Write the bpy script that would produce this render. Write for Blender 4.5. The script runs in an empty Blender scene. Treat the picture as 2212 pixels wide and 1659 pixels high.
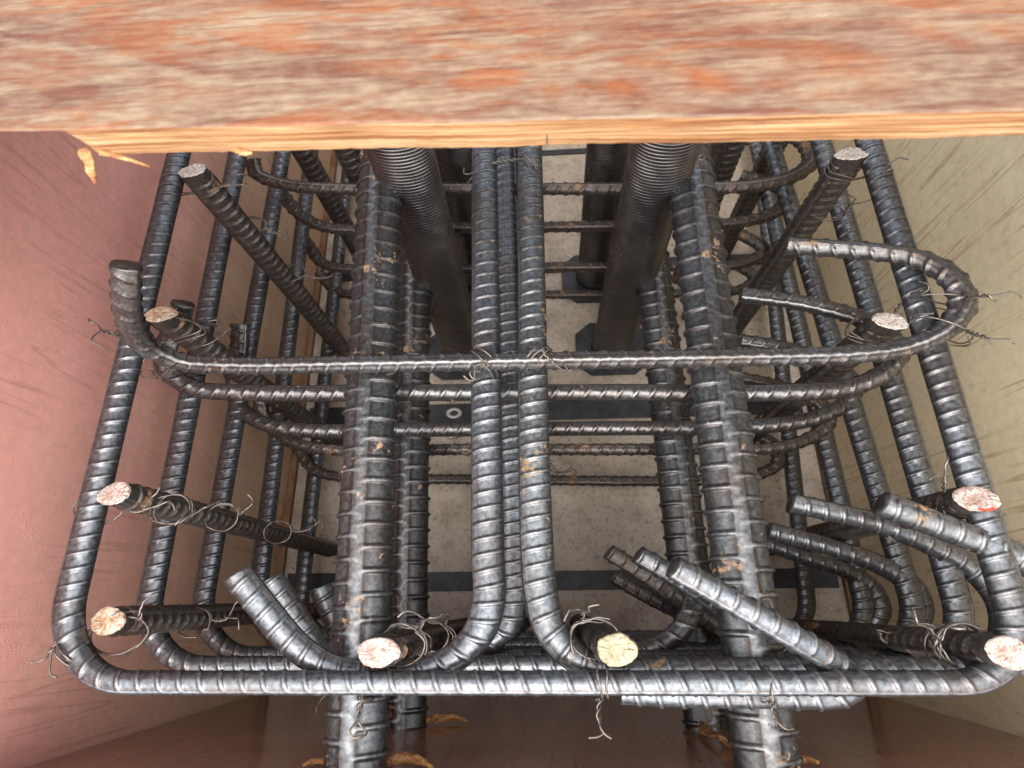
import bpy, math, random
import numpy as np
from mathutils import Vector, Matrix
random.seed(7); rng = np.random.RandomState(5)
C = bpy.context.scene.collection
H = 0.93            # camera height above slab
F, CX, CY = 1232.0, 1106.0, 829.5
# ---------------------------------------------------------------- camera frame
def nrm(v): v = np.asarray(v, float); return v/np.linalg.norm(v)
D = nrm((1192-CX, -(1300-CY), -F)); wz = -D
Yv = np.array((1082-CX, -(-2400-CY), -F), float); wy = nrm(Yv - wz*Yv.dot(wz)); wx = np.cross(wy, wz)
R = np.array([wx, wy, wz])
def P(px, py, h):
    """point of the scene seen at (px,py) that lies h metres under the camera"""
    d = R @ np.array((px-CX, -(py-CY), -F)); return d*(h/-d[2]) + np.array((0, 0, H))
# ---------------------------------------------------------------- materials
def newmat(name):
    m = bpy.data.materials.new(name); m.use_nodes = True
    nt = m.node_tree; b = nt.nodes['Principled BSDF']; return m, nt, b
class NT:
    def __init__(s, nt): s.nt = nt; s.tc = nt.nodes.new('ShaderNodeTexCoord')
    def map(s, scale=(1,1,1), rot=(0,0,0), src='Object'):
        n = s.nt.nodes.new('ShaderNodeMapping'); n.inputs['Scale'].default_value = scale; n.inputs['Rotation'].default_value = rot
        s.nt.links.new(s.tc.outputs[src], n.inputs[0]); return n.outputs[0]
    def noise(s, vec, scale, detail=4, rough=.55, dist=0):
        n = s.nt.nodes.new('ShaderNodeTexNoise'); n.inputs['Scale'].default_value = scale; n.inputs['Detail'].default_value = detail
        n.inputs['Roughness'].default_value = rough; n.inputs['Distortion'].default_value = dist
        s.nt.links.new(vec, n.inputs['Vector']); return n.outputs['Fac']
    def vor(s, vec, scale):
        n = s.nt.nodes.new('ShaderNodeTexVoronoi'); n.inputs['Scale'].default_value = scale
        s.nt.links.new(vec, n.inputs['Vector']); return n.outputs['Distance']
    def ramp(s, fac, stops):
        n = s.nt.nodes.new('ShaderNodeValToRGB'); cr = n.color_ramp
        while len(cr.elements) < len(stops): cr.elements.new(.5)
        for e, (p, c) in zip(cr.elements, stops):
            e.position = p; e.color = (c, c, c, 1) if isinstance(c, (int, float)) else (*c, 1)
        s.nt.links.new(fac, n.inputs[0]); return n.outputs[0]
    def math(s, op, a, b=0.0):
        n = s.nt.nodes.new('ShaderNodeMath'); n.operation = op
        for i, v in enumerate((a, b)):
            if isinstance(v, (int, float)): n.inputs[i].default_value = v
            else: s.nt.links.new(v, n.inputs[i])
        return n.outputs[0]
    def mix(s, fac, a, b, mode='MIX'):
        n = s.nt.nodes.new('ShaderNodeMixRGB'); n.blend_type = mode
        for i, v in enumerate((fac, a, b)):
            if isinstance(v, (int, float)): n.inputs[i].default_value = v if i == 0 else (v, v, v, 1)
            elif isinstance(v, tuple): n.inputs[i].default_value = (*v, 1)
            else: s.nt.links.new(v, n.inputs[i])
        return n.outputs[0]
    def bump(s, h, strength, dist=.001, prev=None):
        n = s.nt.nodes.new('ShaderNodeBump'); n.inputs['Strength'].default_value = strength; n.inputs['Distance'].default_value = dist
        s.nt.links.new(h, n.inputs['Height'])
        if prev is not None: s.nt.links.new(prev, n.inputs['Normal'])
        return n.outputs[0]
    def attr(s, name):
        n = s.nt.nodes.new('ShaderNodeAttribute'); n.attribute_name = name; return n.outputs['Fac']
    def link(s, a, b): s.nt.links.new(a, b)
    def sepz(s, axis=2, src='Object'):
        n = s.nt.nodes.new('ShaderNodeSeparateXYZ'); s.nt.links.new(s.tc.outputs[src], n.inputs[0]); return n.outputs[axis]
def steel(name, base, dark, rust=.62, rough=.34, metal=.8, rustc=(.20,.10,.05), brown=.4, rib=None, rust2=(.34,.20,.10)):
    m, nt, b = newmat(name); N = NT(nt); v = N.map()
    n1 = N.noise(v, 38, 5, .6); n2 = N.noise(v, 260, 4, .6); n3 = N.noise(v, 11, 2)
    col = N.mix(N.ramp(n2, [(.35, 0.0), (.65, 1.0)]), dark, base)
    br = N.ramp(n3, [(.45, 0.0), (.7, brown)])
    col = N.mix(br, col, (.11,.075,.055))
    if rib:   # worn rib crests, dirt collected along the rib feet
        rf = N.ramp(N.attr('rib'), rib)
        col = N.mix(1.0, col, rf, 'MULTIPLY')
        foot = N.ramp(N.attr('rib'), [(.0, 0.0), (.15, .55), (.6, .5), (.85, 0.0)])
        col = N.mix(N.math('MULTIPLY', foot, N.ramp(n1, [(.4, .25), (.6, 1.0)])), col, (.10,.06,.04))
    rm = N.ramp(N.math('ADD', N.math('MULTIPLY', n1, .72), N.math('MULTIPLY', n2, .28)), [(rust-.01, 0.0), (rust+.04, 1.0)])
    rc = N.mix(N.ramp(n2, [(.4, 0.0), (.6, 1.0)]), rustc, rust2)
    col = N.mix(rm, col, rc)
    N.link(col, b.inputs['Base Color'])
    N.link(N.math('MULTIPLY', N.math('SUBTRACT', 1.0, rm), metal), b.inputs['Metallic'])
    N.link(N.math('ADD', N.math('MULTIPLY', rm, .4), N.math('ADD', N.math('MULTIPLY', n2, .28), rough-.12)), b.inputs['Roughness'])
    N.link(N.bump(n2, .3, .0006), b.inputs['Normal'])
    return m
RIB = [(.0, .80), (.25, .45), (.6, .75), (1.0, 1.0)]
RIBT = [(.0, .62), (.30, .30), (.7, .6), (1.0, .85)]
M = {}
M['steel'] = steel('hoop_steel', (.255,.28,.31), (.12,.13,.145), .68, .33, rib=RIB)
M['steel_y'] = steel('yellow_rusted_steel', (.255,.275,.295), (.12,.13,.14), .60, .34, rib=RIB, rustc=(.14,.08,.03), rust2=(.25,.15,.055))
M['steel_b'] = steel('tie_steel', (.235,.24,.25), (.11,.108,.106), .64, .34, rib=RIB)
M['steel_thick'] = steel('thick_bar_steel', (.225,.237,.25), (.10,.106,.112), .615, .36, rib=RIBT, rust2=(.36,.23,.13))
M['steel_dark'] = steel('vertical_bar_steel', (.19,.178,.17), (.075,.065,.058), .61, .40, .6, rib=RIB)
M['steel_end'] = steel('bar_rim_steel', (.12,.115,.11), (.06,.052,.048), .66, .40, .6)
M['wire'] = steel('tie_wire_steel', (.27,.24,.215), (.13,.11,.095), .66, .4, .7)
def mat_cut(name, tint, red):
    m, nt, b = newmat(name); N = NT(nt); v = N.map()
    a = N.noise(v, 170, 6, .7); c = N.noise(v, 420, 4)
    col = N.mix(N.ramp(a, [(.40, 0.0), (.58, 1.0)]), red, tint)
    col = N.mix(N.ramp(c, [(.52, 0.0), (.66, .8)]), col, (.22,.12,.07))
    N.link(col, b.inputs['Base Color']); b.inputs['Roughness'].default_value = .6; b.inputs['Metallic'].default_value = .1
    N.link(N.bump(a, .8, .0015), b.inputs['Normal']); return m
M['cut_white'] = mat_cut('sheared_end_pale', (.50,.45,.42), (.32,.19,.15))
M['cut_rust'] = mat_cut('sheared_end_rusty', (.50,.42,.34), (.32,.16,.06))
M['cut_yellow'] = mat_cut('sheared_end_yellowish', (.44,.41,.28), (.38,.32,.19))
M['cut_grey_lit'] = mat_cut('sheared_end_grey_lit', (.66,.60,.56), (.50,.43,.37))  # tint lightened to offset the board's shadow on the far bar ends
m, nt, b = newmat('red_marker_paint'); b.inputs['Base Color'].default_value = (.55,.06,.025,1); b.inputs['Roughness'].default_value = .5; M['red'] = m
def mat_duct():
    m, nt, b = newmat('black_duct_metal'); N = NT(nt); v = N.map()
    a = N.noise(v, 16, 3); N.link(N.ramp(a, [(.3, (.17,.16,.16)), (.7, (.25,.235,.23))]), b.inputs['Base Color'])
    b.inputs['Metallic'].default_value = .95; N.link(N.ramp(a, [(.3, .22), (.7, .30)]), b.inputs['Roughness']); return m
M['duct'] = mat_duct()
def mat_black(name, c=(.028,.03,.034)):
    m, nt, b = newmat(name); N = NT(nt); v = N.map(); a = N.noise(v, 45, 5, .65)
    N.link(N.ramp(a, [(.35, c), (.75, tuple(2.6*x for x in c))]), b.inputs['Base Color']); b.inputs['Roughness'].default_value = .5; b.inputs['Metallic'].default_value = .3
    return m
M['black'] = mat_black('black_painted_steel')
m, nt, b = newmat('bright_zinc'); b.inputs['Base Color'].default_value = (.7,.7,.7,1); b.inputs['Metallic'].default_value = .3; b.inputs['Roughness'].default_value = .4; M['zinc'] = m
def mat_floor():
    m, nt, b = newmat('concrete_slab'); N = NT(nt); v = N.map()
    a = N.noise(v, 9, 6, .65); c = N.noise(v, 160, 3, .6); d = N.noise(v, 26, 5, .7)
    col = N.ramp(a, [(.3, (.36,.30,.235)), (.5, (.53,.46,.38)), (.72, (.64,.58,.49))])
    col = N.mix(N.ramp(d, [(.48, 0.0), (.66, .6)]), col, (.30,.225,.17))
    col = N.mix(N.ramp(c, [(.54, 0.0), (.68, .6)]), col, (.15,.11,.08))
    N.link(col, b.inputs['Base Color']); N.link(N.ramp(a, [(.35, .3), (.65, .7)]), b.inputs['Roughness'])
    N.link(N.bump(c, .4, .001), b.inputs['Normal']); return m
M['floor'] = mat_floor()
def mat_panel(name, lo, hi, drip, zlo, zhi, gloss=.3, beads=True, dripamt=.55):
    m, nt, b = newmat(name); N = NT(nt); v = N.map()
    z = N.sepz(2)
    n1 = N.noise(v, 5, 5, .6)
    zz = N.math('ADD', z, N.math('MULTIPLY', N.math('SUBTRACT', n1, .5), .35))
    mr = nt.nodes.new('ShaderNodeMapRange'); mr.inputs[1].default_value = zlo; mr.inputs[2].default_value = zhi; nt.links.new(zz, mr.inputs[0])
    col = N.mix(mr.outputs[0], lo, hi)
    g = N.noise(v, 90, 5, .7)
    col = N.mix(N.ramp(g, [(.35, .28), (.65, 0.0)]), col, tuple(.5*x for x in lo))
    # runs of water down the face: thin dark edges of each run, wavering slightly
    wob = N.noise(N.map((7,7,7)), 1.0, 2)
    dn = N.noise(N.map((26,26,1.3)), 1.6, 2, .4, .12)
    dn = N.math('ADD', dn, N.math('MULTIPLY', N.math('SUBTRACT', wob, .5), .12))
    dr = N.ramp(dn, [(.445, 0.0), (.46, 1.0), (.475, 0.0)])
    dr2 = N.ramp(dn, [(.565, 0.0), (.58, .8), (.60, 0.0)])
    msk = N.ramp(N.noise(v, 9, 4), [(.42, .0), (.56, 1.0)])
    dm = N.math('MULTIPLY', N.math('MULTIPLY', N.math('MAXIMUM', dr, dr2), dripamt), msk)
    col = N.mix(dm, col, drip)
    N.link(col, b.inputs['Base Color'])
    N.link(N.math('ADD', N.math('MULTIPLY', g, .25), gloss-.08), b.inputs['Roughness'])
    bp = N.bump(g, .10, .001)
    if beads:
        vd = N.vor(v, 330); bd = N.ramp(vd, [(.0, 1.0), (.28, .6), (.36, 0.0)])
        bm_ = N.math('MULTIPLY', bd, N.ramp(N.noise(v, 60, 3), [(.5, 0.0), (.6, 1.0)]))
        bp = N.bump(bm_, .32, .0008, bp)
    N.link(bp, b.inputs['Normal']); return m
M['wall_pink'] = mat_panel('worn_red_film_plywood', (.80,.56,.39), (.92,.43,.37), (.46,.20,.13), .16, .44, .28, True, .5)
M['wall_beige'] = mat_panel('wet_beige_film_plywood', (.88,.72,.47), (.93,.80,.55), (.46,.33,.15), .1, .6, .26, True, .8)
M['wall_brown'] = mat_panel('dark_brown_film_plywood', (.32,.15,.105), (.38,.20,.14), (.11,.05,.035), .1, .5, .10, False, .6)
def mat_boardtop():
    m, nt, b = newmat('weathered_red_plywood_face'); N = NT(nt)
    w = N.noise(N.map((3.2,13,1)), 1.4, 4, .55, .6)
    ring = N.math('SINE', N.math('MULTIPLY', w, 60)); ring = N.math('ADD', N.math('MULTIPLY', ring, .5), .5)
    fib = N.noise(N.map((20,480,1)), 1.0, 5, .7)
    blot = N.noise(N.map((10,46,1)), 1.3, 7, .64, .6)
    sp = N.noise(N.map((80,300,1)), 1.5, 6, .72)
    col = N.mix(N.ramp(ring, [(.1, 0.0), (.9, 1.0)]), (.22,.068,.018), (.125,.036,.015))
    col = N.mix(N.ramp(N.noise(N.map((6,20,1)), 1.4, 4), [(.40, 0.0), (.60, .85)]), col, (.095,.036,.023))
    wv = N.math('ADD', N.math('MULTIPLY', blot, .44), N.math('ADD', N.math('MULTIPLY', sp, .32), N.math('ADD', N.math('MULTIPLY', fib, .16), N.math('MULTIPLY', ring, .08))))
    col = N.mix(N.ramp(wv, [(.42, 0.0), (.51, .40), (.61, .90)]), col, N.mix(N.noise(N.map((30,90,1)), 2, 4), (.18,.11,.06), (.35,.28,.19)))
    col = N.mix(N.ramp(fib, [(.30, .6), (.46, 0.0)]), col, (.06,.02,.010))
    N.link(col, b.inputs['Base Color']); N.link(N.ramp(blot, [(.4, .38), (.6, .62)]), b.inputs['Roughness'])
    N.link(N.bump(N.math('ADD', fib, sp), .3, .0007), b.inputs['Normal']); return m
M['board'] = mat_boardtop()
def mat_edge(name='raw_plywood_edge', a=(.46,.27,.125), d=(.17,.06,.02), sc=(7,7,800), hi=(.58,.40,.23)):
    m, nt, b = newmat(name); N = NT(nt)
    f = N.noise(N.map(sc), 1.0, 4, .6, .12); g = N.noise(N.map((30,30,2100)), 1.0, 4, .6)
    col = N.ramp(f, [(.36, d), (.43, (.32,.14,.052)), (.5, a), (.66, hi)])
    col = N.mix(N.ramp(g, [(.40, .75), (.48, 0.0)]), col, (.16,.055,.02))
    N.link(col, b.inputs['Base Color']); b.inputs['Roughness'].default_value = .7; N.link(N.bump(f, .3, .0006), b.inputs['Normal']); return m
M['edge'] = mat_edge()
M['chip'] = mat_edge('fresh_wood_splinter', (.50,.24,.09), (.22,.075,.025), (40,200,200), (.6,.36,.17))
M['strip'] = mat_edge('timber_strip', (.20,.125,.075), (.11,.06,.03), (200,5,200), (.26,.17,.1))
# ---------------------------------------------------------------- mesh helpers
def mesh_obj(name, V, Fs, mat, parent=None, smooth=True, origin=None, slots=None, mi=None, rib=None):
    V = np.asarray(V, float)
    if origin is None: origin = V.mean(0)
    origin = np.asarray(origin, float)
    me = bpy.data.meshes.new(name); me.from_pydata((V-origin).tolist(), [], Fs); me.update()
    if smooth: me.polygons.foreach_set('use_smooth', [True]*len(me.polygons))
    for mm in (slots or [mat]): me.materials.append(mm)
    if mi: me.polygons.foreach_set('material_index', mi)
    if rib is not None:
        at = me.attributes.new('rib', 'FLOAT', 'POINT'); at.data.foreach_set('value', np.asarray(rib, np.float32).ravel())
    o = bpy.data.objects.new(name, me); C.objects.link(o)
    if parent is not None:
        o.parent = parent; o.location = Vector(origin) - parent.location
    else: o.location = origin
    return o
def tag(o, label, cat, group=None, kind=None):
    o['label'] = label
    if cat: o['category'] = cat
    if group: o['group'] = group
    if kind: o['kind'] = kind
    return o
def empty(name, loc, label, cat, group=None):
    o = bpy.data.objects.new(name, None); C.objects.link(o); o.location = loc; o.empty_display_size = .02
    return tag(o, label, cat, group)
def box(name, lo, hi, mat, parent=None, bev=.001):
    import bmesh
    bm = bmesh.new(); bmesh.ops.create_cube(bm, size=1)
    lo = Vector(lo); hi = Vector(hi); c = (lo+hi)/2; s = hi-lo
    for v in bm.verts: v.co = Vector((v.co.x*s.x, v.co.y*s.y, v.co.z*s.z))
    if bev: bmesh.ops.bevel(bm, geom=bm.edges[:], offset=bev, segments=2, affect='EDGES', profile=.6)
    me = bpy.data.meshes.new(name); bm.to_mesh(me); bm.free(); me.materials.append(mat)
    o = bpy.data.objects.new(name, me); C.objects.link(o)
    if parent is not None: o.parent = parent; o.location = c - parent.location
    else: o.location = c
    return o
def catmull(pts, n=24):
    p = [np.asarray(q, float) for q in pts]; p = [2*p[0]-p[1]] + p + [2*p[-1]-p[-2]]; out = []
    for i in range(1, len(p)-2):
        p0, p1, p2, p3 = p[i-1:i+3]
        t0 = 0; t1 = t0+np.linalg.norm(p1-p0)**.5; t2 = t1+np.linalg.norm(p2-p1)**.5; t3 = t2+np.linalg.norm(p3-p2)**.5
        for t in np.linspace(t1, t2, n, endpoint=False):
            A1=(t1-t)/(t1-t0)*p0+(t-t0)/(t1-t0)*p1; A2=(t2-t)/(t2-t1)*p1+(t-t1)/(t2-t1)*p2; A3=(t3-t)/(t3-t2)*p2+(t-t2)/(t3-t2)*p3
            B1=(t2-t)/(t2-t0)*A1+(t-t0)/(t2-t0)*A2; B2=(t3-t)/(t3-t1)*A2+(t-t1)/(t3-t1)*A3
            out.append((t2-t)/(t2-t1)*B1+(t-t1)/(t2-t1)*B2)
    out.append(p[-2]); return np.array(out)
def fillet(pts, rad, closed=False):
    p = [np.asarray(q, float) for q in pts]; n = len(p); out = []
    for i in range(n):
        if not closed and i in (0, n-1): out.append(p[i]); continue
        a, b_, c = p[i-1], p[i], p[(i+1) % n]
        r = rad[i] if isinstance(rad, (list, tuple)) else rad
        u = nrm(a-b_); w = nrm(c-b_); ang = math.acos(np.clip(u.dot(w), -1, 1))
        if ang > 3.1: out.append(b_); continue
        t = r/math.tan(ang/2); cen = b_ + nrm(u+w)*(r/math.sin(ang/2))
        s = b_+u*t-cen; e = b_+w*t-cen; tot = math.acos(np.clip(nrm(s).dot(nrm(e)), -1, 1))
        for k in np.linspace(0, 1, 18):
            out.append(cen + (math.sin((1-k)*tot)*s + math.sin(k*tot)*e)/math.sin(tot))
    if closed: out.append(out[0])
    return np.array(out)
def resample(c, ds):
    seg = np.linalg.norm(np.diff(c, axis=0), axis=1); s = np.concatenate([[0], np.cumsum(seg)])
    n = max(2, int(s[-1]/ds)+1); q = np.linspace(0, s[-1], n)
    return np.stack([np.interp(q, s, c[:, i]) for i in range(3)], 1), q
XS = 1.42
def ring_angles(n):
    half = [-.30, -.21, .21, .30]; body = list(np.linspace(.30, math.pi-.30, n+2)[1:-1])
    a = half + body; return np.array(a + [x+math.pi for x in a])
def sweep(c, r, kind='plain', ds=.0012, n=8, up=(0,0,1), th0=0., pitch=.009, hr=None, slant=.35, caps=True, xs=XS, closed=False):
    c, s = resample(np.asarray(c, float), ds); m = len(c)
    T = np.gradient(c, axis=0); 
    if closed: T[0] = T[-1] = nrm(c[1]-c[-2])
    T /= np.linalg.norm(T, axis=1)[:, None]
    N_ = np.zeros_like(c); u = np.asarray(up, float); u = u - T[0]*u.dot(T[0]); u = nrm(u)
    for i in range(m):
        u = u - T[i]*u.dot(T[i]); u /= math.sqrt(u.dot(u)); N_[i] = u
    B = np.cross(T, N_)
    if kind in ('plain', 'corr'): th = np.linspace(0, 2*math.pi, n, endpoint=False)
    else: th = ring_angles(n)
    k = len(th); TH, S = np.meshgrid(th, s)
    rr = np.full(TH.shape, r); sweep.rib = np.zeros(TH.shape)
    if kind in ('slant', 'square'):
        hr = hr or r*.15; t = np.mod(TH, 2*math.pi); side = (t > math.pi).astype(float)
        loc = np.mod(t, math.pi)
        step = ds/(pitch*(1+.30*np.abs(T[:, 0]))); PH = np.cumsum(step)[:, None]
        ph = PH + side*.5
        if kind == 'slant': ph = ph + slant*(loc/math.pi-.5)*np.where(side > 0, -1, 1)*2
        fr = np.abs(np.mod(ph, 1)-.5)
        w = {'slant': .105, 'square': .095}[kind]; sf = {'slant': .07, 'square': .06}[kind]
        rib = np.clip((w-fr)/sf+.5, 0, 1); rib = rib*rib*(3-2*rib)
        msk = np.clip(np.sin(loc)*(2.0 if kind != 'square' else 5), 0, 1)
        dl = np.minimum(loc, math.pi-loc); lg = np.clip((.31-dl)/.09, 0, 1)
        hh = np.maximum(rib*msk, lg*(.9 if kind != 'square' else 1)); sweep.rib = hh
        rr = rr + hr*hh + r*.010*np.sin(S*61+TH*2) 
    if kind == 'corr': rr = rr + r*.045*np.abs(np.sin(math.pi*(S/pitch + TH/(2*math.pi))))
    A = TH+th0
    off = (np.cos(A)[..., None]*N_[:, None, :] + np.sin(A)[..., None]*B[:, None, :])*rr[..., None]
    off[..., 0] *= xs
    V = (c[:, None, :]+off).reshape(-1, 3)
    i = np.arange(m-1)[:, None]*k; j = np.arange(k)[None, :]; j2 = (j+1) % k
    Fq = np.stack([i+j, i+j2, i+k+j2, i+k+j], -1).reshape(-1, 4).tolist()
    if caps and not closed: Fq += [list(range(k))[::-1], [(m-1)*k+q for q in range(k)]]
    return V, Fq
def merge(parts):
    V = []; Fs = []; o = 0
    for v, f in parts: V.append(v); Fs += [[a+o for a in q] for q in f]; o += len(v)
    return np.concatenate(V), Fs
def rebar(name, c, r, mat, label, cat, group=None, **kw):
    kw.setdefault('pitch', .0120 if r < .01 else .0195); kw.setdefault('ds', kw['pitch']/12)
    V, Fs = sweep(c, r, **kw); return tag(mesh_obj(name, V, Fs, mat, rib=sweep.rib), label, cat, group)
# ---------------------------------------------------------------- setting
def sheet(name, x0, x1, y0, y1, z, mat):
    return mesh_obj(name, [(x0,y0,z),(x1,y0,z),(x1,y1,z),(x0,y1,z)], [[0,1,2,3]], mat, smooth=False, origin=(0,0,0))
fl = sheet('ground', -20, 20, -20, 20, 0, M['floor']); fl['kind'] = 'structure'; fl['label'] = 'rough grey concrete slab under the reinforcement cage'
XL = P(592,1300,H)[0]; XR = P(1845,1300,H)[0]; YN = P(1200,1497,H)[1]; YF = 1.15; ZT = H-.31
def panel(name, lo, hi, mat, label, cat='formwork panel'):
    o = box(name, lo, hi, mat, bev=.0012)
    dz = o.location.z          # texture origin at slab level
    for v in o.data.vertices: v.co.z += dz
    o.location.z = 0
    return tag(o, label, cat)
panel('formwork_panel', (XL-.02, YN-.02, .001), (XL, YF, ZT), M['wall_pink'], 'worn pinkish red formwork wall on the left with dark water runs')
panel('formwork_panel', (XR, YN-.02, .001), (XR+.02, YF, ZT), M['wall_beige'], 'wet beige formwork wall on the right with long drip marks')
panel('formwork_panel', (XL+.001, YN-.02, .001), (XR-.001, YN, H-.45), M['wall_brown'], 'dark brown formwork wall at the bottom with thick bars through it')
panel('formwork_panel', (XL+.001, YF-.02, .001), (XR-.001, YF, .30), M['wall_beige'], 'far formwork wall closing the box behind the plywood board')
tag(box('timber_strip', (XL+.001, YN+.001, .001), (XL+.012, YF-.03, .010), M['strip']), 'brown timber strip on the slab along the pinkish wall', 'timber strip')
tag(box('timber_strip', (XR-.012, YN+.001, .001), (XR-.001, YF-.03, .010), M['strip']), 'brown timber strip on the slab along the beige wall', 'timber strip')
# plywood board lying across the form
A0 = P(0,281,.176); A1 = P(2212,236,.176); dv = (A1-A0)/(A1[0]-A0[0])
XE = P(150,283,.176)[0]
xs_ = np.linspace(-.62, .62, 420); V = []; Fs = []; mi = []
for i, x in enumerate(xs_):
    e = A0 + dv*(x-A0[0]); y = e[1] + .00025*math.sin(x*70)+.0001*rng.randn()
    bk = np.clip((XE-x)/.012, 0, 1)
    zt = e[2]; nb = .0001*rng.randn(); th = .0155-.004*(x+.2)
    V += [(x, y+.26, zt), (x, y+.0008, zt), (x, y, zt-.0008), (x, y+bk*.022, zt-.008), (x, y+.0006+nb+bk*.03, zt-th+.0002*math.sin(x*43)), (x, y+.26, zt-th)]
for i in range(len(xs_)-1):
    for j in range(6):
        a = i*6+j; b_ = i*6+(j+1) % 6; Fs.append([a, a+6, b_+6, b_]); mi.append(1 if j in (2,3) else 0)
Fs += [[0,1,2,3,4,5], [len(V)-6+q for q in (5,4,3,2,1,0)]]; mi += [1,1]
board = empty('plywood_board', (0, A0[1]+.16, A0[2]-.02), 'weathered red brown plywood board lying across the top of the form', 'board')
mesh_obj('panel', V, Fs, None, board, smooth=False, origin=(0, A0[1], A0[2]), slots=[M['board'], M['edge']], mi=mi)
for s_, x0 in ((-1, XL-.055), (1, XR-.02)):
    tag(box('timber_bearer', (x0, A0[1]+.02, ZT+.001), (x0+.075, A0[1]+.24, A0[2]-.0195), M['strip']), 'timber bearer under the %s end of the plywood board' % ('left' if s_ < 0 else 'right'), 'timber bearer')
def chipmesh(pts, w, t=.0012, seed=0):
    """thin curled sliver along pts with widths w"""
    r_ = np.random.RandomState(seed); c = catmull(pts, 8); n = len(c); V = []; Fs = []
    ws = np.interp(np.linspace(0,1,n), np.linspace(0,1,len(w)), w)
    T = np.gradient(c, axis=0); T /= np.linalg.norm(T, axis=1)[:, None]
    for i in range(n):
        s_ = nrm(np.cross(T[i], (0.15,-.35,.93))); up = np.cross(s_, T[i])
        jw = ws[i]*(1+.10*r_.randn())
        for a, b_ in ((-1,-1),(-.3,.2),(.4,-.1),(1,-.8)): V.append(c[i]+s_*a*jw+up*(b_*t+t))
        for a, b_ in ((1,-2),(-1,-2)): V.append(c[i]+s_*a*jw*.95+up*(b_*t))
    for i in range(n-1):
        for j in range(6):
            a = i*6+j; b_ = i*6+(j+1) % 6; Fs.append([a, b_, b_+6, a+6])
    Fs += [[5,4,3,2,1,0], [len(V)-6+q for q in range(6)]]
    return np.array(V), Fs
hb = .188
for k, (pl, w) in enumerate([([P(178,322,hb), P(188,345,hb+.003), P(196,372,hb+.009), P(206,396,hb+.013)], [.0020,.0026,.0020,.0005]),
                  ([P(215,328,hb), P(255,337,hb+.003), P(325,360,hb+.006)], [.0014,.0011,.0003]),
                  ([P(505,322,hb), P(525,328,hb+.002), P(545,330,hb+.003)], [.0012,.0016,.0006])]):
    V, Fs = chipmesh(pl, w, .0005, k); mesh_obj('splinter', V, Fs, M['chip'], board, smooth=False)
e = P(1181,262,.178); box('joint_line', (e[0]-.0002, e[1]-.0006, e[2]-.012), (e[0]+.0002, e[1]-.0001, e[2]), M['black'], board, 0)  # thin dark box standing in for the joint line in the board edge
# flat straps on the slab
def strap(y0, y1, x0, x1, label, z=.004):
    a = P(1200, y1, H)[1]; b_ = P(1200, y0, H)[1]
    t = empty('flat_strap', ((x0+x1)/2, (a+b_)/2, 0), label, 'steel strap')
    box('bar', (x0, a, .0005), (x1, b_, z), M['black'], t, .0008); return t, (a+b_)/2
def ringmesh(c, r0, r1, h):
    V = []; Fs = []; n = 28
    for i in range(n):
        a = 2*math.pi*i/n
        for r_, z in ((r0,0),(r0,h),((r0+r1)/2,h*1.5),(r1,h),(r1,0)): V.append((c[0]+XS*r_*math.cos(a), c[1]+r_*math.sin(a), c[2]+z))
    for i in range(n):
        for j in range(4): a = i*5+j; b_ = ((i+1) % n)*5+j; Fs.append([a, a+1, b_+1, b_])
    return V, Fs
t, ym = strap(868, 908, XL+.02, XR-.02, 'black flat strap with bright eyelet on the slab between the ducts and the near strap')
c = P(981,893,H-.004); V, Fs = ringmesh(c, .0050, .0095, .002); mesh_obj('eyelet', V, Fs, M['zinc'], t)
c = P(1300,886,H-.004); V, Fs = ringmesh(c, .0002, .004, .0015); mesh_obj('rivet', V, Fs, M['black'], t)
strap(1233, 1275, XL+.018, XR-.018, 'black flat strap on the slab nearest to the dark brown wall')
t, _ = strap(568, 590, XL+.02, XR-.02, 'black flat strap on the slab behind the front pair of ducts')
strap(326, 336, XL+.02, XR-.02, 'farthest black flat strap on the slab just under the board edge')
# ---------------------------------------------------------------- hoops
hs = [.452, .552, .640, .750, .868]
sides = [((383,345),(150,1300),(1878,310),(2182,1300)), ((512,340),(325,1290),(1775,310),(2064,1290)), ((598,400),(440,1290),(1742,560),(1967,1290)),
         ((664,400),(556,1290),(1692,560),(1862,1290)), ((742,450),(650,1290),(1652,450),(1742,1290))]
names = ['topmost rectangular hoop, grey ribbed steel, spanning the whole cage', 'second rectangular hoop from the top, just under the topmost one', 'third rectangular hoop from the top of the cage',
         'fourth rectangular hoop from the top, above the lowest one', 'lowest rectangular hoop close above the concrete slab']
for k, h in enumerate(hs):
    l1, l0, r1, r0 = [P(*q, h) for q in sides[k]]
    yn = P(1200, 1475, .452)[1] + (0 if k == 0 else .002*k); yf = 1.06
    L = lambda y: l0+(l1-l0)*((y-l0[1])/(l1[1]-l0[1])); Rr = lambda y: r0+(r1-r0)*((y-r0[1])/(r1[1]-r0[1]))
    pts = [L(yn), Rr(yn), Rr(yf), L(yf)]
    c = fillet(pts, [.062, .05, .05, .05], closed=True)
    c = np.concatenate([c[len(c)//2:], c[1:len(c)//2+1]])
    rebar('steel_hoop', c, .0075, M['steel'], names[k], 'rebar hoop', 'rectangular hoops stacked in the cage', kind='slant', slant=.30, n=7, th0=.9, closed=True)
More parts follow.
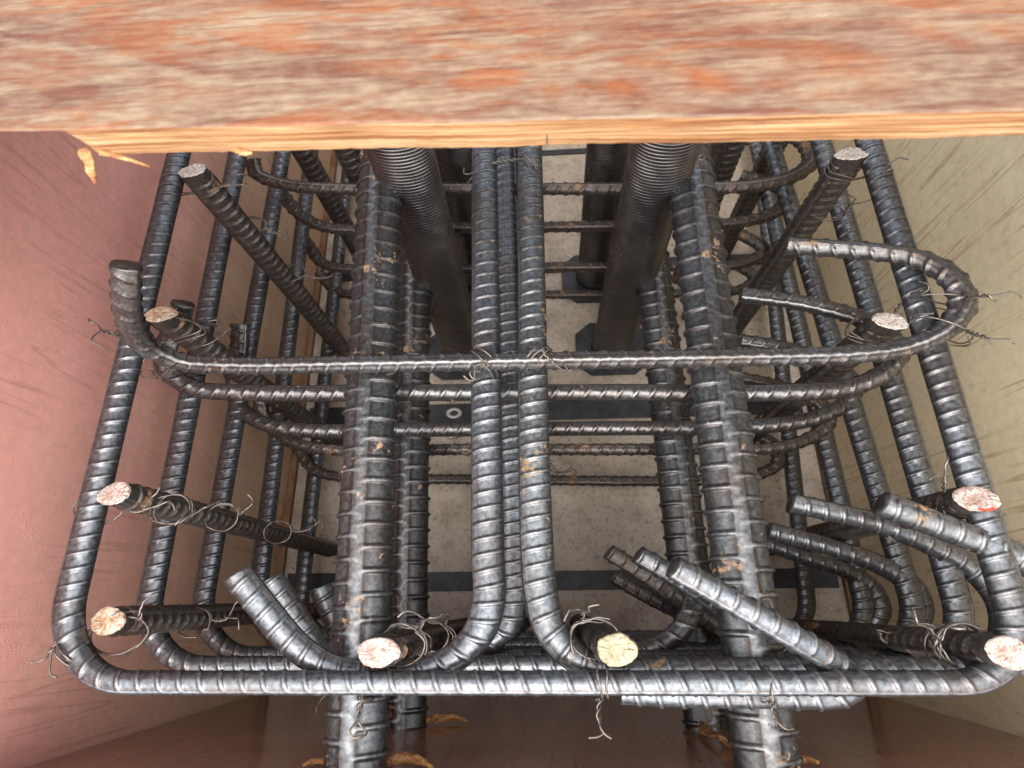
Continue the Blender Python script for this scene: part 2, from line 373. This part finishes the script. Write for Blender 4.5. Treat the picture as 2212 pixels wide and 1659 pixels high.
# ---------------------------------------------------------------- long centre bars that bend outwards at the near end
def PP(lst): return [P(*q) for q in lst]
def up_ext(p0, p1, y):   # extend the line p1->p0 to y
    p0, p1 = np.array(p0), np.array(p1); return p1+(p0-p1)*((y-p1[1])/(p0[1]-p1[1]))
for k, h in enumerate([.469, .569, .657, .767]):
    a, b_ = P(1046, 340, .469), P(1054, 1200, .469); z = np.array((.011*min(k, 1)+.003*k, 0, -(h-.469)))
    a, b_ = a+z, b_+z; far = up_ext(a, b_, 1.0)
    if k == 0:
        tail = PP([(1056,1290,h),(1035,1365,h),(975,1425,h),(890,1452,h),(800,1456,h),(710,1440,h-.002),(640,1395,h-.006),(575,1320,h-.012),(512,1240,h-.018)])
    else:
        ends = {1: [(760,1446),(700,1420),(650,1350),(585,1250)], 2: [(830,1440),(770,1405),(725,1340),(692,1268)], 3: [(880,1420),(840,1400),(800,1370),(790,1330)]}[k]
        b0 = b_ + np.array((0, P(1056,1290,.469)[1]-b_[1], 0))
        yb = P(1000, {1:1440,2:1416,3:1395}[k], h)
        tail = [b0+np.array((0,0,0)), np.array((b0[0]-.01, b0[1]-.028, b0[2])), np.array((yb[0]-.02, yb[1]+.006, b0[2]))]
        tail += [P(x, y, h-.006*i) for i, (x, y) in enumerate(ends)]
    lab = ['upper left centre bar, bright grey, hooked up to the left at its near end', 'left centre bar one layer down, its short hooked end beside the topmost hook', 'left centre bar two layers down with its stubby end behind the left thick bar', 'lowest left centre bar, dark and mostly hidden under the others'][k]
    rebar('hooked_bar', catmull([far, a, b_]+tail), .0082, M['steel'], lab, 'hooked rebar', 'hooked centre bars', kind='slant', slant=.25, n=7, th0=1.3)
for k, h in enumerate([.469, .569, .657, .767]):
    a, b_ = P(1144, 340, .469), P(1161, 1200, .469); z = np.array((-.004*k, 0, -(h-.469))); a, b_ = a+z, b_+z; far = up_ext(a, b_, 1.0)
    if k == 0:
        tail = PP([(1170,1290,h),(1193,1365,h),(1250,1425,h),(1330,1447,h),(1450,1449,h),(1800,1449,h),(2080,1446,h),(2200,1425,h),(2285,1370,h-.002),(2300,1290,h-.006),(2230,1220,h-.012),(2080,1155,h-.018),(1905,1088,h-.024)])
    else:
        b0 = b_ + np.array((0, P(1172,1290,.469)[1]-b_[1], 0)); yb = {1:1428,2:1408,3:1390}[k]
        q = {1: [(1400,yb),(1700,yb),(2000,yb-2),(2110,yb-20),(2165,1380),(2168,1310),(2110,1235),(2010,1175),(1900,1132),(1708,1086)],
             2: [(1400,yb),(1700,yb),(1870,yb-4),(1950,1375),(1988,1325),(1968,1265),(1900,1220),(1810,1187),(1660,1146)],
             3: [(1400,yb),(1650,yb),(1790,yb-4),(1860,1365),(1900,1325),(1885,1275),(1830,1235),(1750,1208),(1640,1168)]}[k]
        yy = P(1300, yb, h)
        tail = [b0, np.array((b0[0]+.012, b0[1]-.028, b0[2])), np.array((yy[0]-.005, yy[1], b0[2]))] + [P(x, y, h-.0065*max(0, i-3)) for i, (x, y) in enumerate(q)]
    lab = ['upper right centre bar running down then right and hooked back past the frame edge', 'right centre bar one layer down, its curved hook ending with a rusty tip', 'right centre bar two layers down with a darker curved hook at the right', 'lowest right centre bar with a short dark hook near the slab'][k]
    rebar('hooked_bar', catmull([far, a, b_]+tail), .0082, M['steel_y' if k == 0 else 'steel'], lab, 'hooked rebar', 'hooked centre bars', kind='slant', slant=.25, n=7, th0=1.3)
# ---------------------------------------------------------------- cross ties with round hooks
G = 'cross ties with round hooked ends'
def tie(pts, lab, mat='steel_b', r=.0075): rebar('cross_tie', catmull(PP(pts)), r, M[mat], lab, 'cross tie', G, kind='slant', slant=.45, n=7, th0=2.2, up=(0,1,0))
h = .452
tie([(272,573,.345),(272,620,.36),(280,690,.39),(318,748,.425),(390,781,.447),(500,790,h),(800,786,h),(1200,779,h),(1600,772,h),(1850,765,h),(1965,748,h-.004),(2045,710,h-.012),(2080,655,h-.018),(2055,600,h-.02),(1990,562,h-.015),(1900,545,h-.008),(1800,537,h),(1700,530,h+.005)], 'topmost cross tie, upright left end and large round hook by the beige wall')
h = .528
tie([(396,655,.475),(385,700,.49),(358,750,.50),(362,800,.515),(415,837,.525),(520,848,h),(900,848,h),(1300,848,h),(1700,848,h),(1830,838,h),(1905,808,h-.004),(1938,765,h-.006),(1915,718,h-.006),(1850,685,h-.004),(1740,656,h),(1600,636,h)], 'second cross tie down, running just below the topmost one')
h = .64
tie([(518,700,.60),(515,760,.615),(505,820,.63),(515,875,h),(570,915,h),(660,930,h),(900,928,h),(1300,925,h),(1650,920,h),(1770,900,h),(1835,862,h),(1838,820,h),(1780,782,h),(1700,752,h),(1600,735,h)], 'third cross tie down with sandy rust on its left bend')
h = .745
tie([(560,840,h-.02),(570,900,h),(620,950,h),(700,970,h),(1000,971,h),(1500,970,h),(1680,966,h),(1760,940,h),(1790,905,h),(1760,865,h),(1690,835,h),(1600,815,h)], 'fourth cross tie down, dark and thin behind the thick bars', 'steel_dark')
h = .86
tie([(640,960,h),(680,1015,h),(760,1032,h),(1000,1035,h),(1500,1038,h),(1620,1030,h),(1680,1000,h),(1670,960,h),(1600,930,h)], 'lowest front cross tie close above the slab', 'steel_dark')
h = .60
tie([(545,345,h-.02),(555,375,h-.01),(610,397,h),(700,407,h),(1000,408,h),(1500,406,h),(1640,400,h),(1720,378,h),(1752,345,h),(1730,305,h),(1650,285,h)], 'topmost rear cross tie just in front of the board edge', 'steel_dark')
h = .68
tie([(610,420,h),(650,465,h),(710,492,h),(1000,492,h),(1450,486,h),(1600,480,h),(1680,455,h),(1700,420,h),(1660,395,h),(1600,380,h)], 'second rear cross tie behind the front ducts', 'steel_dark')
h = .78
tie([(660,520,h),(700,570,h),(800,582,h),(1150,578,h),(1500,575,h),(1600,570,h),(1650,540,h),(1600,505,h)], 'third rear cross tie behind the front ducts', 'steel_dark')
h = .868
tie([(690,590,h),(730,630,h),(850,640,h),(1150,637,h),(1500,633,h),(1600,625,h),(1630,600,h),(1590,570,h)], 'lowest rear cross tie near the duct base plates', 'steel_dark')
# ---------------------------------------------------------------- diagonal hook ends in the middle right
G = 'diagonal hook ends at the near side'
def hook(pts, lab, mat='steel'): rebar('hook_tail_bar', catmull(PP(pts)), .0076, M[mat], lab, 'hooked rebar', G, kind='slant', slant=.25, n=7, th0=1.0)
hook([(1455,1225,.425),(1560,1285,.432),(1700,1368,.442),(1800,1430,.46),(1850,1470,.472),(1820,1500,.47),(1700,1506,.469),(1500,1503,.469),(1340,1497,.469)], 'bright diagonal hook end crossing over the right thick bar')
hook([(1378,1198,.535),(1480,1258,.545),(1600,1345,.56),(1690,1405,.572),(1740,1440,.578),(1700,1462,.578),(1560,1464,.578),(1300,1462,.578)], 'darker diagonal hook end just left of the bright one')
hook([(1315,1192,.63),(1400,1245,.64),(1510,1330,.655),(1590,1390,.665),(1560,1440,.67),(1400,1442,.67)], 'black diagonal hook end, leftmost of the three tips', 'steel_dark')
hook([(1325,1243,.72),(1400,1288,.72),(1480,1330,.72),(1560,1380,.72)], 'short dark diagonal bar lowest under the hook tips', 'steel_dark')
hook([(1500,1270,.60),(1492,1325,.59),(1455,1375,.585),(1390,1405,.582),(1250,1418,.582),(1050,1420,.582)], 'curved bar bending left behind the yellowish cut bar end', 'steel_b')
# ---------------------------------------------------------------- thick bars through the brown wall
def thick(p0, p1, h, lab, th):
    a, b_ = P(*p0, h), P(*p1, h); f = up_ext(a, b_, 1.08); n = up_ext(a, b_, YN-.16)
    rebar('thick_bar', np.array([n, f]), .0163, M['steel_thick'], lab, 'thick rebar', 'thick bars through the brown wall', kind='square', n=13, th0=th, pitch=.0185, hr=.0017, ds=.0012)
thick((812,600),(769,1600),.4965,'upper left thick ribbed bar with orange rust patches', -.05)
thick((1520,600),(1650,1600),.4965,'upper right thick ribbed bar under the bright diagonal hook', .0)
thick((893,700),(876,1500),.69,'lower left thick ribbed bar half hidden behind the upper one', -.1)
thick((1424,700),(1520,1500),.69,'lower right thick ribbed bar seen left of the upper right one', .15)
# ---------------------------------------------------------------- vertical bars with sheared ends
vb = [((416,368),.440,'cut_grey_lit','vertical bar at the far left under the board, end speckled with rust', .20),
      ((345,678),.450,'cut_rust','vertical bar with orange rusty end beside the upright tie end', .35),
      ((248,1066),.440,'cut_white','vertical bar with pale sheared end lying over the left hoop side', .2),
      ((232,1343),.458,'cut_rust','vertical bar in the near left corner of the topmost hoop', .1),
      ((815,1408),.440,'cut_white','vertical bar with white end in a bundle of wire by the left thick bar', .0),
      ((1332,1405),.440,'cut_yellow','vertical bar with yellowish end just right of the centre bars', .1),
      ((2178,1408),.440,'cut_white','vertical bar in the near right corner beside the beige wall', 0),
      ((2112,1078),.440,'cut_white','vertical bar with white and red marked end on the right side', .3),
      ((1922,692),.455,'cut_grey_lit','vertical bar with grey end inside the large round hook', .4),
      ((1842,332),.450,'cut_grey_lit','vertical bar with clean white end at the far right under the board', .32)]
def vertical(top, mat, lab, tilt, seed):
    r_ = np.random.RandomState(seed)
    base = np.array((top[0]+r_.uniform(-.004,.004), top[1]+r_.uniform(-.004,.004), .002))
    t = empty('vertical_bar', base, lab, 'vertical rebar', 'vertical bars standing on the slab')
    top = np.asarray(top, float); rb = .0098
    sh = top-np.array((0, 0, .010))
    V, Fs = sweep(np.array([base, (base+sh)/2+np.array((0,.001,0)), sh]), rb, 'slant', ds=.0012, n=8, up=(1,0,0), th0=.6, pitch=.0125, hr=.0019, slant=.3)
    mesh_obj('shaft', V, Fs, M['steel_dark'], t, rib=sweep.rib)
    n = 32; V = []; Fs = []; a0 = r_.uniform(0, 6.28)
    if seed == 0: a0 = 3.0
    ir = 1+.16*np.clip(np.cos(np.arange(n)*2*math.pi/n-a0), 0, 1)**10-.05*np.clip(np.cos(np.arange(n)*2*math.pi/n-a0-2.2), 0, 1)**4+.03*np.sin(3*np.arange(n)*2*math.pi/n+a0)+.022*r_.randn(n)
    rows = ((1.04, -.0115, 0), (1.03, -.0005, 1), (.96, .0006, 1), (.7, .0009, 1), (.35, .0008, 1))
    for q, (f_, z, tl) in enumerate(rows):
        for i in range(n):
            a = 2*math.pi*i/n; rr = rb*f_*(ir[i] if tl else 1)
            x, y = XS*rr*math.cos(a), rr*math.sin(a)
            V.append((top[0]+x, top[1]+y, top[2]+z-tl*(tilt*y+.10*x*math.cos(a0))+tl*.00035*r_.randn()))
    for q in range(4):
        for i in range(n): Fs.append([q*n+i, q*n+(i+1) % n, (q+1)*n+(i+1) % n, (q+1)*n+i])
    Fs.append([4*n+i for i in range(n)]); mi = [0]*n + [1]*(len(Fs)-n)
    mesh_obj('cut_end', V, Fs, None, t, smooth=False, slots=[M['steel_end'], M[mat]], mi=mi)
    return t
for i, (p, h, mt, lab, tl) in enumerate(vb):
    t = vertical(P(*p, h), mt, lab, tl, i)
    if i == 7:
        V = []; c0 = P(2112,1078,h)
        for a in np.linspace(-2.0, -1.0, 9):
            for f_ in (.80, .97): x, y = XS*.0098*f_*math.cos(a), .0098*f_*math.sin(a); V.append((c0[0]+x, c0[1]+y, c0[2]+.0024-.3*y+.05*abs(x)))
        mesh_obj('red_mark', V, [[2*j, 2*j+1, 2*j+3, 2*j+2] for j in range(8)], M['red'], t, smooth=False)
for i, (x, y, lab) in enumerate([(-.335,.60,'dark vertical bar beneath the board at the left behind the hoops'), (-.335,.80,'dark vertical bar farther under the board at the left'),
                                 (.335,.60,'dark vertical bar beneath the board at the right behind the hoops'), (.335,.80,'dark vertical bar farther under the board at the right'),
                                 (-.25,.55,'dark inner vertical bar under the board at the left'),(.25,.55,'dark inner vertical bar under the board at the right')]):
    vertical(np.array((x, y, H-.44)), 'cut_rust', lab, 0, 20+i)
# ---------------------------------------------------------------- ducts
def duct(pb, pt, ht, lab):
    b_ = P(*pb, H-.010); t_ = P(*pt, ht); d = t_-b_; top = b_+d*((H-.27-b_[2])/d[2])
    e = empty('corrugated_duct', (b_[0], b_[1], 0), lab, 'duct', 'corrugated ducts standing on base plates')
    V, Fs = sweep(np.array([b_, top]), .0236, 'corr', ds=.00075, n=40, up=(0,1,0), pitch=.0044); mesh_obj('tube', V, Fs, M['duct'], e)
    V, Fs = sweep(np.array([b_, b_+nrm(d)*.012]), .0262, 'plain', ds=.004, n=44, up=(0,1,0)); mesh_obj('collar', V, Fs, M['black'], e)
    V = []; w, cc = .049, .020      # eight-sided base plate
    o = [(-w,-w+cc),(-w+cc,-w),(w-cc,-w),(w,-w+cc),(w,w-cc),(w-cc,w),(-w+cc,w),(-w,w-cc)]
    for z in (.005, .0115): V += [(b_[0]+1.28*x, b_[1]+y, z) for x, y in o]
    Fs = [list(range(7,-1,-1)), list(range(8,16))] + [[i,(i+1)%8,8+(i+1)%8,8+i] for i in range(8)]
    mesh_obj('base_plate', V, Fs, M['black'], e, smooth=False)
duct((1000,762),(866,330),.457,'front left black corrugated duct leaning in from the board')
duct((1322,752),(1433,330),.457,'front right black corrugated duct leaning in from the board')
duct((1030,600),(985,330),.611,'rear left black duct half hidden behind the front left one')
duct((1288,600),(1322,330),.611,'rear right black duct half hidden behind the front right one')
# ---------------------------------------------------------------- tie wires
def jit(a): return rng.randn(3)*a
WR = .00072
def wire(c, axis, ra, rb, turns, tail, lab, u=(1,0,0), tl=None, bundle=False):
    """loops round a joint plus a twisted pigtail ending at tail"""
    c = np.asarray(c); ax = nrm(axis); u = np.asarray(u, float)
    if ax[2] == 1: ra = max(.0168, ra*.68); rb = max(.0130, rb*.75)
    if abs(ax.dot(u)) > .9: u = np.array((0., 1., 0.))
    u = nrm(u-ax*u.dot(ax)); v = np.cross(ax, u); parts = []
    pts = []
    dirt = nrm(np.asarray(tail)-c); a0 = math.atan2(dirt.dot(v), dirt.dot(u))
    for k in range(int(turns*9)+1):
        a = a0 + k/9*2*math.pi; f_ = 1+.04*rng.randn()
        pts.append(c+u*ra*f_*math.cos(a)+v*rb*f_*math.sin(a)+ax*(.004*(k/9-turns/2)+.001*rng.randn()))
    s = c+u*ra*math.cos(a0)+v*rb*math.sin(a0); tail = np.asarray(tail)
    parts.append(sweep(catmull(pts, 7), WR, 'plain', ds=.0014, n=6, xs=1))
    L = np.linalg.norm(tail-s); td = nrm(tail-s); p = nrm(np.cross(td, (.3,.2,1))); q = np.cross(td, p)
    for sgn in (0, math.pi):
        pts = []; nt_ = max(8, int(L/.0012))
        for k in range(nt_+1):
            t_ = k/nt_; rr = .0012 if t_ < .72 else .0012+(t_-.72)*.018
            a = sgn+(min(t_, .72)*L/.0055)*math.pi + (t_-.72 if t_ > .72 else 0)*1.5
            sag = .12*L*math.sin(t_*3.1)
            pts.append(s+td*L*t_+p*rr*math.cos(a)+q*rr*math.sin(a)+p*sag)
        e = pts[-1]; hk = rng.randn(3)*.3 + p*math.cos(sgn)
        pts += [e+nrm(td+hk)*.005+jit(.0008), e+nrm(td*.3+hk)*.010+jit(.001)]
        parts.append(sweep(catmull(pts, 4), WR, 'plain', ds=.001, n=6, xs=1))
    if bundle:
        for k in range(3):
            pts = []
            for i in range(12):
                a = i/11*5.2+k; pts.append(c+u*ra*1.05*math.cos(a)+v*rb*1.05*math.sin(a)+ax*(.012*math.sin(a*.5+k)-.006)+jit(.0014))
            parts.append(sweep(catmull(pts, 6), WR, 'plain', ds=.0014, n=6, xs=1))
    V, Fs = merge(parts); tag(mesh_obj('tie_wire', V, Fs, M['wire']), lab, 'tie wire', 'twisted wires tying the bars')
Z = (0,0,1)
wl = [ ((410,398),.465,Z,.030,.016,2.4,(522,388,.45),'wire round the rusty vertical bar at the far left under the board',0),
 ((545,488),.555,Z,.024,.014,1.6,(615,505,.56),'wire on the far left vertical bar at the second hoop'),
 ((632,590),.64,Z,.024,.014,1.6,(712,598,.64),'wire on the far left vertical bar at the third hoop'),
 ((345,715),.455,Z,.058,.012,2.2,(205,716,.43),'wide wire wrap below the orange rusty bar end with pigtail to the left'),
 ((440,722),.50,Z,.018,.014,1.6,(478,712,.48),'small wire right of the orange rusty bar end'),
 ((1048,786),.461,(.7,.7,0),.015,.019,2.2,(1020,812,.445),'wire knot where the topmost tie crosses the left centre bar'),
 ((1162,780),.461,(.7,-.7,0),.015,.019,2.2,(1222,796,.445),'wire knot where the topmost tie crosses the right centre bar'),
 ((1072,850),.538,(.7,.7,0),.013,.016,1.8,(975,860,.53),'wire knot on the second cross tie at the centre bars'),
 ((1060,952),.69,(.7,.7,0),.013,.016,1.8,(975,955,.68),'wire knot between third and fourth cross ties'),
 ((1195,1010),.80,(.7,.7,0),.013,.016,1.8,(1235,1012,.79),'small wire knot low beside the right centre bar'),
 ((1140,365),.469,(.7,.7,0),.014,.016,2.6,(1012,385,.462),'wire knot on the right centre bar by the board edge'),
 ((2040,650),.442,(.2,1,.3),.024,.016,1.8,(2165,640,.40),'wire at the large round hook with curled loop by the beige wall'),
 ((2035,712),.445,(.5,.8,.1),.022,.015,1.8,(2160,738,.41),'lower wire of the large round hook with pigtail to the right'),
 ((1880,712),.48,Z,.030,.014,2.6,(1990,630,.44),'wire round the grey ended vertical bar inside the hook'),
 ((1790,455),.53,Z,.022,.015,2.0,(1862,432,.50),'wire on the far right vertical bar one layer down'),
 ((1830,365),.468,Z,.030,.015,2.4,(1935,355,.44),'wire just under the clean white bar end'),
 ((370,1100),.475,Z,.022,.013,1.8,(418,1108,.44),'wire wrap under the pale bar end over the left hoop'),
 ((215,1100),.462,Z,.034,.012,1.4,(345,1078,.44),'wire round the left hoop side at the pale bar end'),
 ((480,1118),.55,Z,.024,.013,1.4,(530,1090,.53),'wire on the pale ended left bar at the second hoop'),
 ((600,1150),.66,Z,.024,.013,1.4,(685,1130,.65),'wire on the pale ended left bar at the third hoop'),
 ((160,1408),.455,(.7,.7,0),.014,.014,1.8,(105,1430,.45),'wire at the near left bend of the topmost hoop'),
 ((255,1372),.462,Z,.034,.018,1.8,(290,1312,.45),'long wire loop from the near left bar end to the hoop'),
 ((420,1345),.56,Z,.024,.015,1.8,(510,1320,.55),'wire on the near left corner bar at the second hoop'),
 ((870,1395),.465,Z,.026,.019,3.0,(905,1330,.44),'tangled wire bundle behind the white bar end',1),
 ((930,1375),.54,Z,.024,.017,2.6,(960,1330,.52),'second tangle of wire lower on the white ended bar',1),
 ((800,1470),.465,(1,0,0),.012,.020,1.6,(775,1580,.445),'long twisted pigtail hanging below the hoop at the left thick bar'),
 ((1295,1470),.460,(1,0,0),.012,.018,2.0,(1300,1575,.44),'long twisted pigtail hanging below the hoop at the yellowish bar'),
 ((1285,1380),.465,Z,.026,.018,3.0,(1255,1320,.44),'tangled wire bundle behind the yellowish bar end',1),
 ((1650,1478),.463,(1,0,0),.012,.020,1.8,(1680,1560,.445),'twisted pigtail hanging below the hoop at the right thick bar'),
 ((2085,1395),.465,Z,.030,.019,3.0,(2005,1365,.44),'tangled wire bundle on the near right corner bar',1),
 ((1990,1380),.56,Z,.024,.016,2.0,(1905,1375,.55),'wire on the near right corner bar at the second hoop'),
 ((2095,1100),.462,Z,.032,.018,2.6,(2035,1020,.44),'wire behind the red marked white bar end'),
 ((1960,1110),.56,Z,.024,.015,2.0,(1900,1135,.54),'wire on the red marked bar at the second hoop'),
 ((335,790),.50,Z,.016,.012,1.6,(322,800,.49),'small wire where the second tie meets the left hoops'),
 ((800,1455),.60,(1,0,0),.012,.018,1.6,(690,1512,.56),'small curled wire end beneath the hoop left of the thick bar')]
for w in wl:
    (p, h, ax, ra, rb, tn, tl, lab) = w[:8]; wire(P(*p, h), ax, ra, rb, tn, P(*tl), lab, bundle=len(w) > 8 and w[8])
# ---------------------------------------------------------------- wood splinters torn out around the holes
yw = YN+.002
def onwall(px, py):   # point on the brown wall seen at px,py
    d = R @ np.array((px-CX, -(py-CY), -F)); return d*(yw/d[1]) + np.array((0,0,H))
for k, (pl, w, lab) in enumerate([
    ([(910,1566),(945,1561),(985,1559),(1010,1562)], [.002,.0045,.003,.0006], 'orange torn wood splinter right of the lower left thick bar'),
    ([(1508,1568),(1525,1588),(1558,1608),(1586,1615)], [.002,.005,.0055,.001], 'orange torn wood splinter at the lower right thick bar'),
    ([(835,1656),(860,1650),(900,1653),(932,1662)], [.002,.0045,.0035,.001], 'orange torn wood splinter right of the upper left thick bar'),
    ([(655,1662),(675,1658),(705,1658)], [.001,.002,.0015], 'small torn wood splinter left of the upper left thick bar'),
    ([(1715,1658),(1740,1654),(1770,1660)], [.002,.003,.001], 'dark orange torn wood splinter right of the upper right thick bar')]):
    pts = [onwall(*q)+np.array((0, .002+.002*math.sin(i*1.2), 0)) for i, q in enumerate(pl)]
    V, Fs = chipmesh(pts, w, .0009, 30+k); tag(mesh_obj('wood_splinter', V, Fs, M['chip'], smooth=False), lab, 'wood splinter', 'splinters around the bar holes')
# ---------------------------------------------------------------- camera, light
cam = bpy.data.cameras.new('camera'); co = bpy.data.objects.new('camera', cam); C.objects.link(co)
Mx = Matrix([[R[i][j] for j in range(3)] for i in range(3)]).to_4x4(); Mx.translation = Vector((0, 0, H)); co.matrix_world = Mx
cam.sensor_width = 36; cam.lens = F/2212*36; cam.clip_start = .01; cam.clip_end = 100
cam.dof.use_dof = True; cam.dof.focus_distance = .52; cam.dof.aperture_fstop = 10
bpy.context.scene.camera = co
W = bpy.data.worlds.new('World'); bpy.context.scene.world = W; W.use_nodes = True; nt = W.node_tree
sky = nt.nodes.new('ShaderNodeTexSky'); sky.sky_type = 'NISHITA'; sky.sun_disc = False
el, az = math.radians(62), math.radians(-172)
sky.sun_elevation = el; sky.sun_rotation = az; sky.dust_density = 6; sky.air_density = 1.0
hsv = nt.nodes.new('ShaderNodeHueSaturation'); hsv.inputs['Saturation'].default_value = .45; hsv.inputs['Value'].default_value = 1.9; nt.links.new(sky.outputs[0], hsv.inputs['Color'])
nt.links.new(hsv.outputs[0], nt.nodes['Background'].inputs[0]); nt.nodes['Background'].inputs[1].default_value = .15
sl = bpy.data.lights.new('sun', 'SUN'); sl.energy = 5; sl.angle = math.radians(120); sl.color = (1,.955,.89)
so = bpy.data.objects.new('sun', sl); C.objects.link(so)
sd = Vector((math.sin(az)*math.cos(el), math.cos(az)*math.cos(el), math.sin(el)))
so.rotation_euler = sd.to_track_quat('Z', 'Y').to_euler()
sc = bpy.context.scene; sc.view_settings.view_transform = 'Standard'; sc.view_settings.look = 'None'; sc.view_settings.exposure = 0
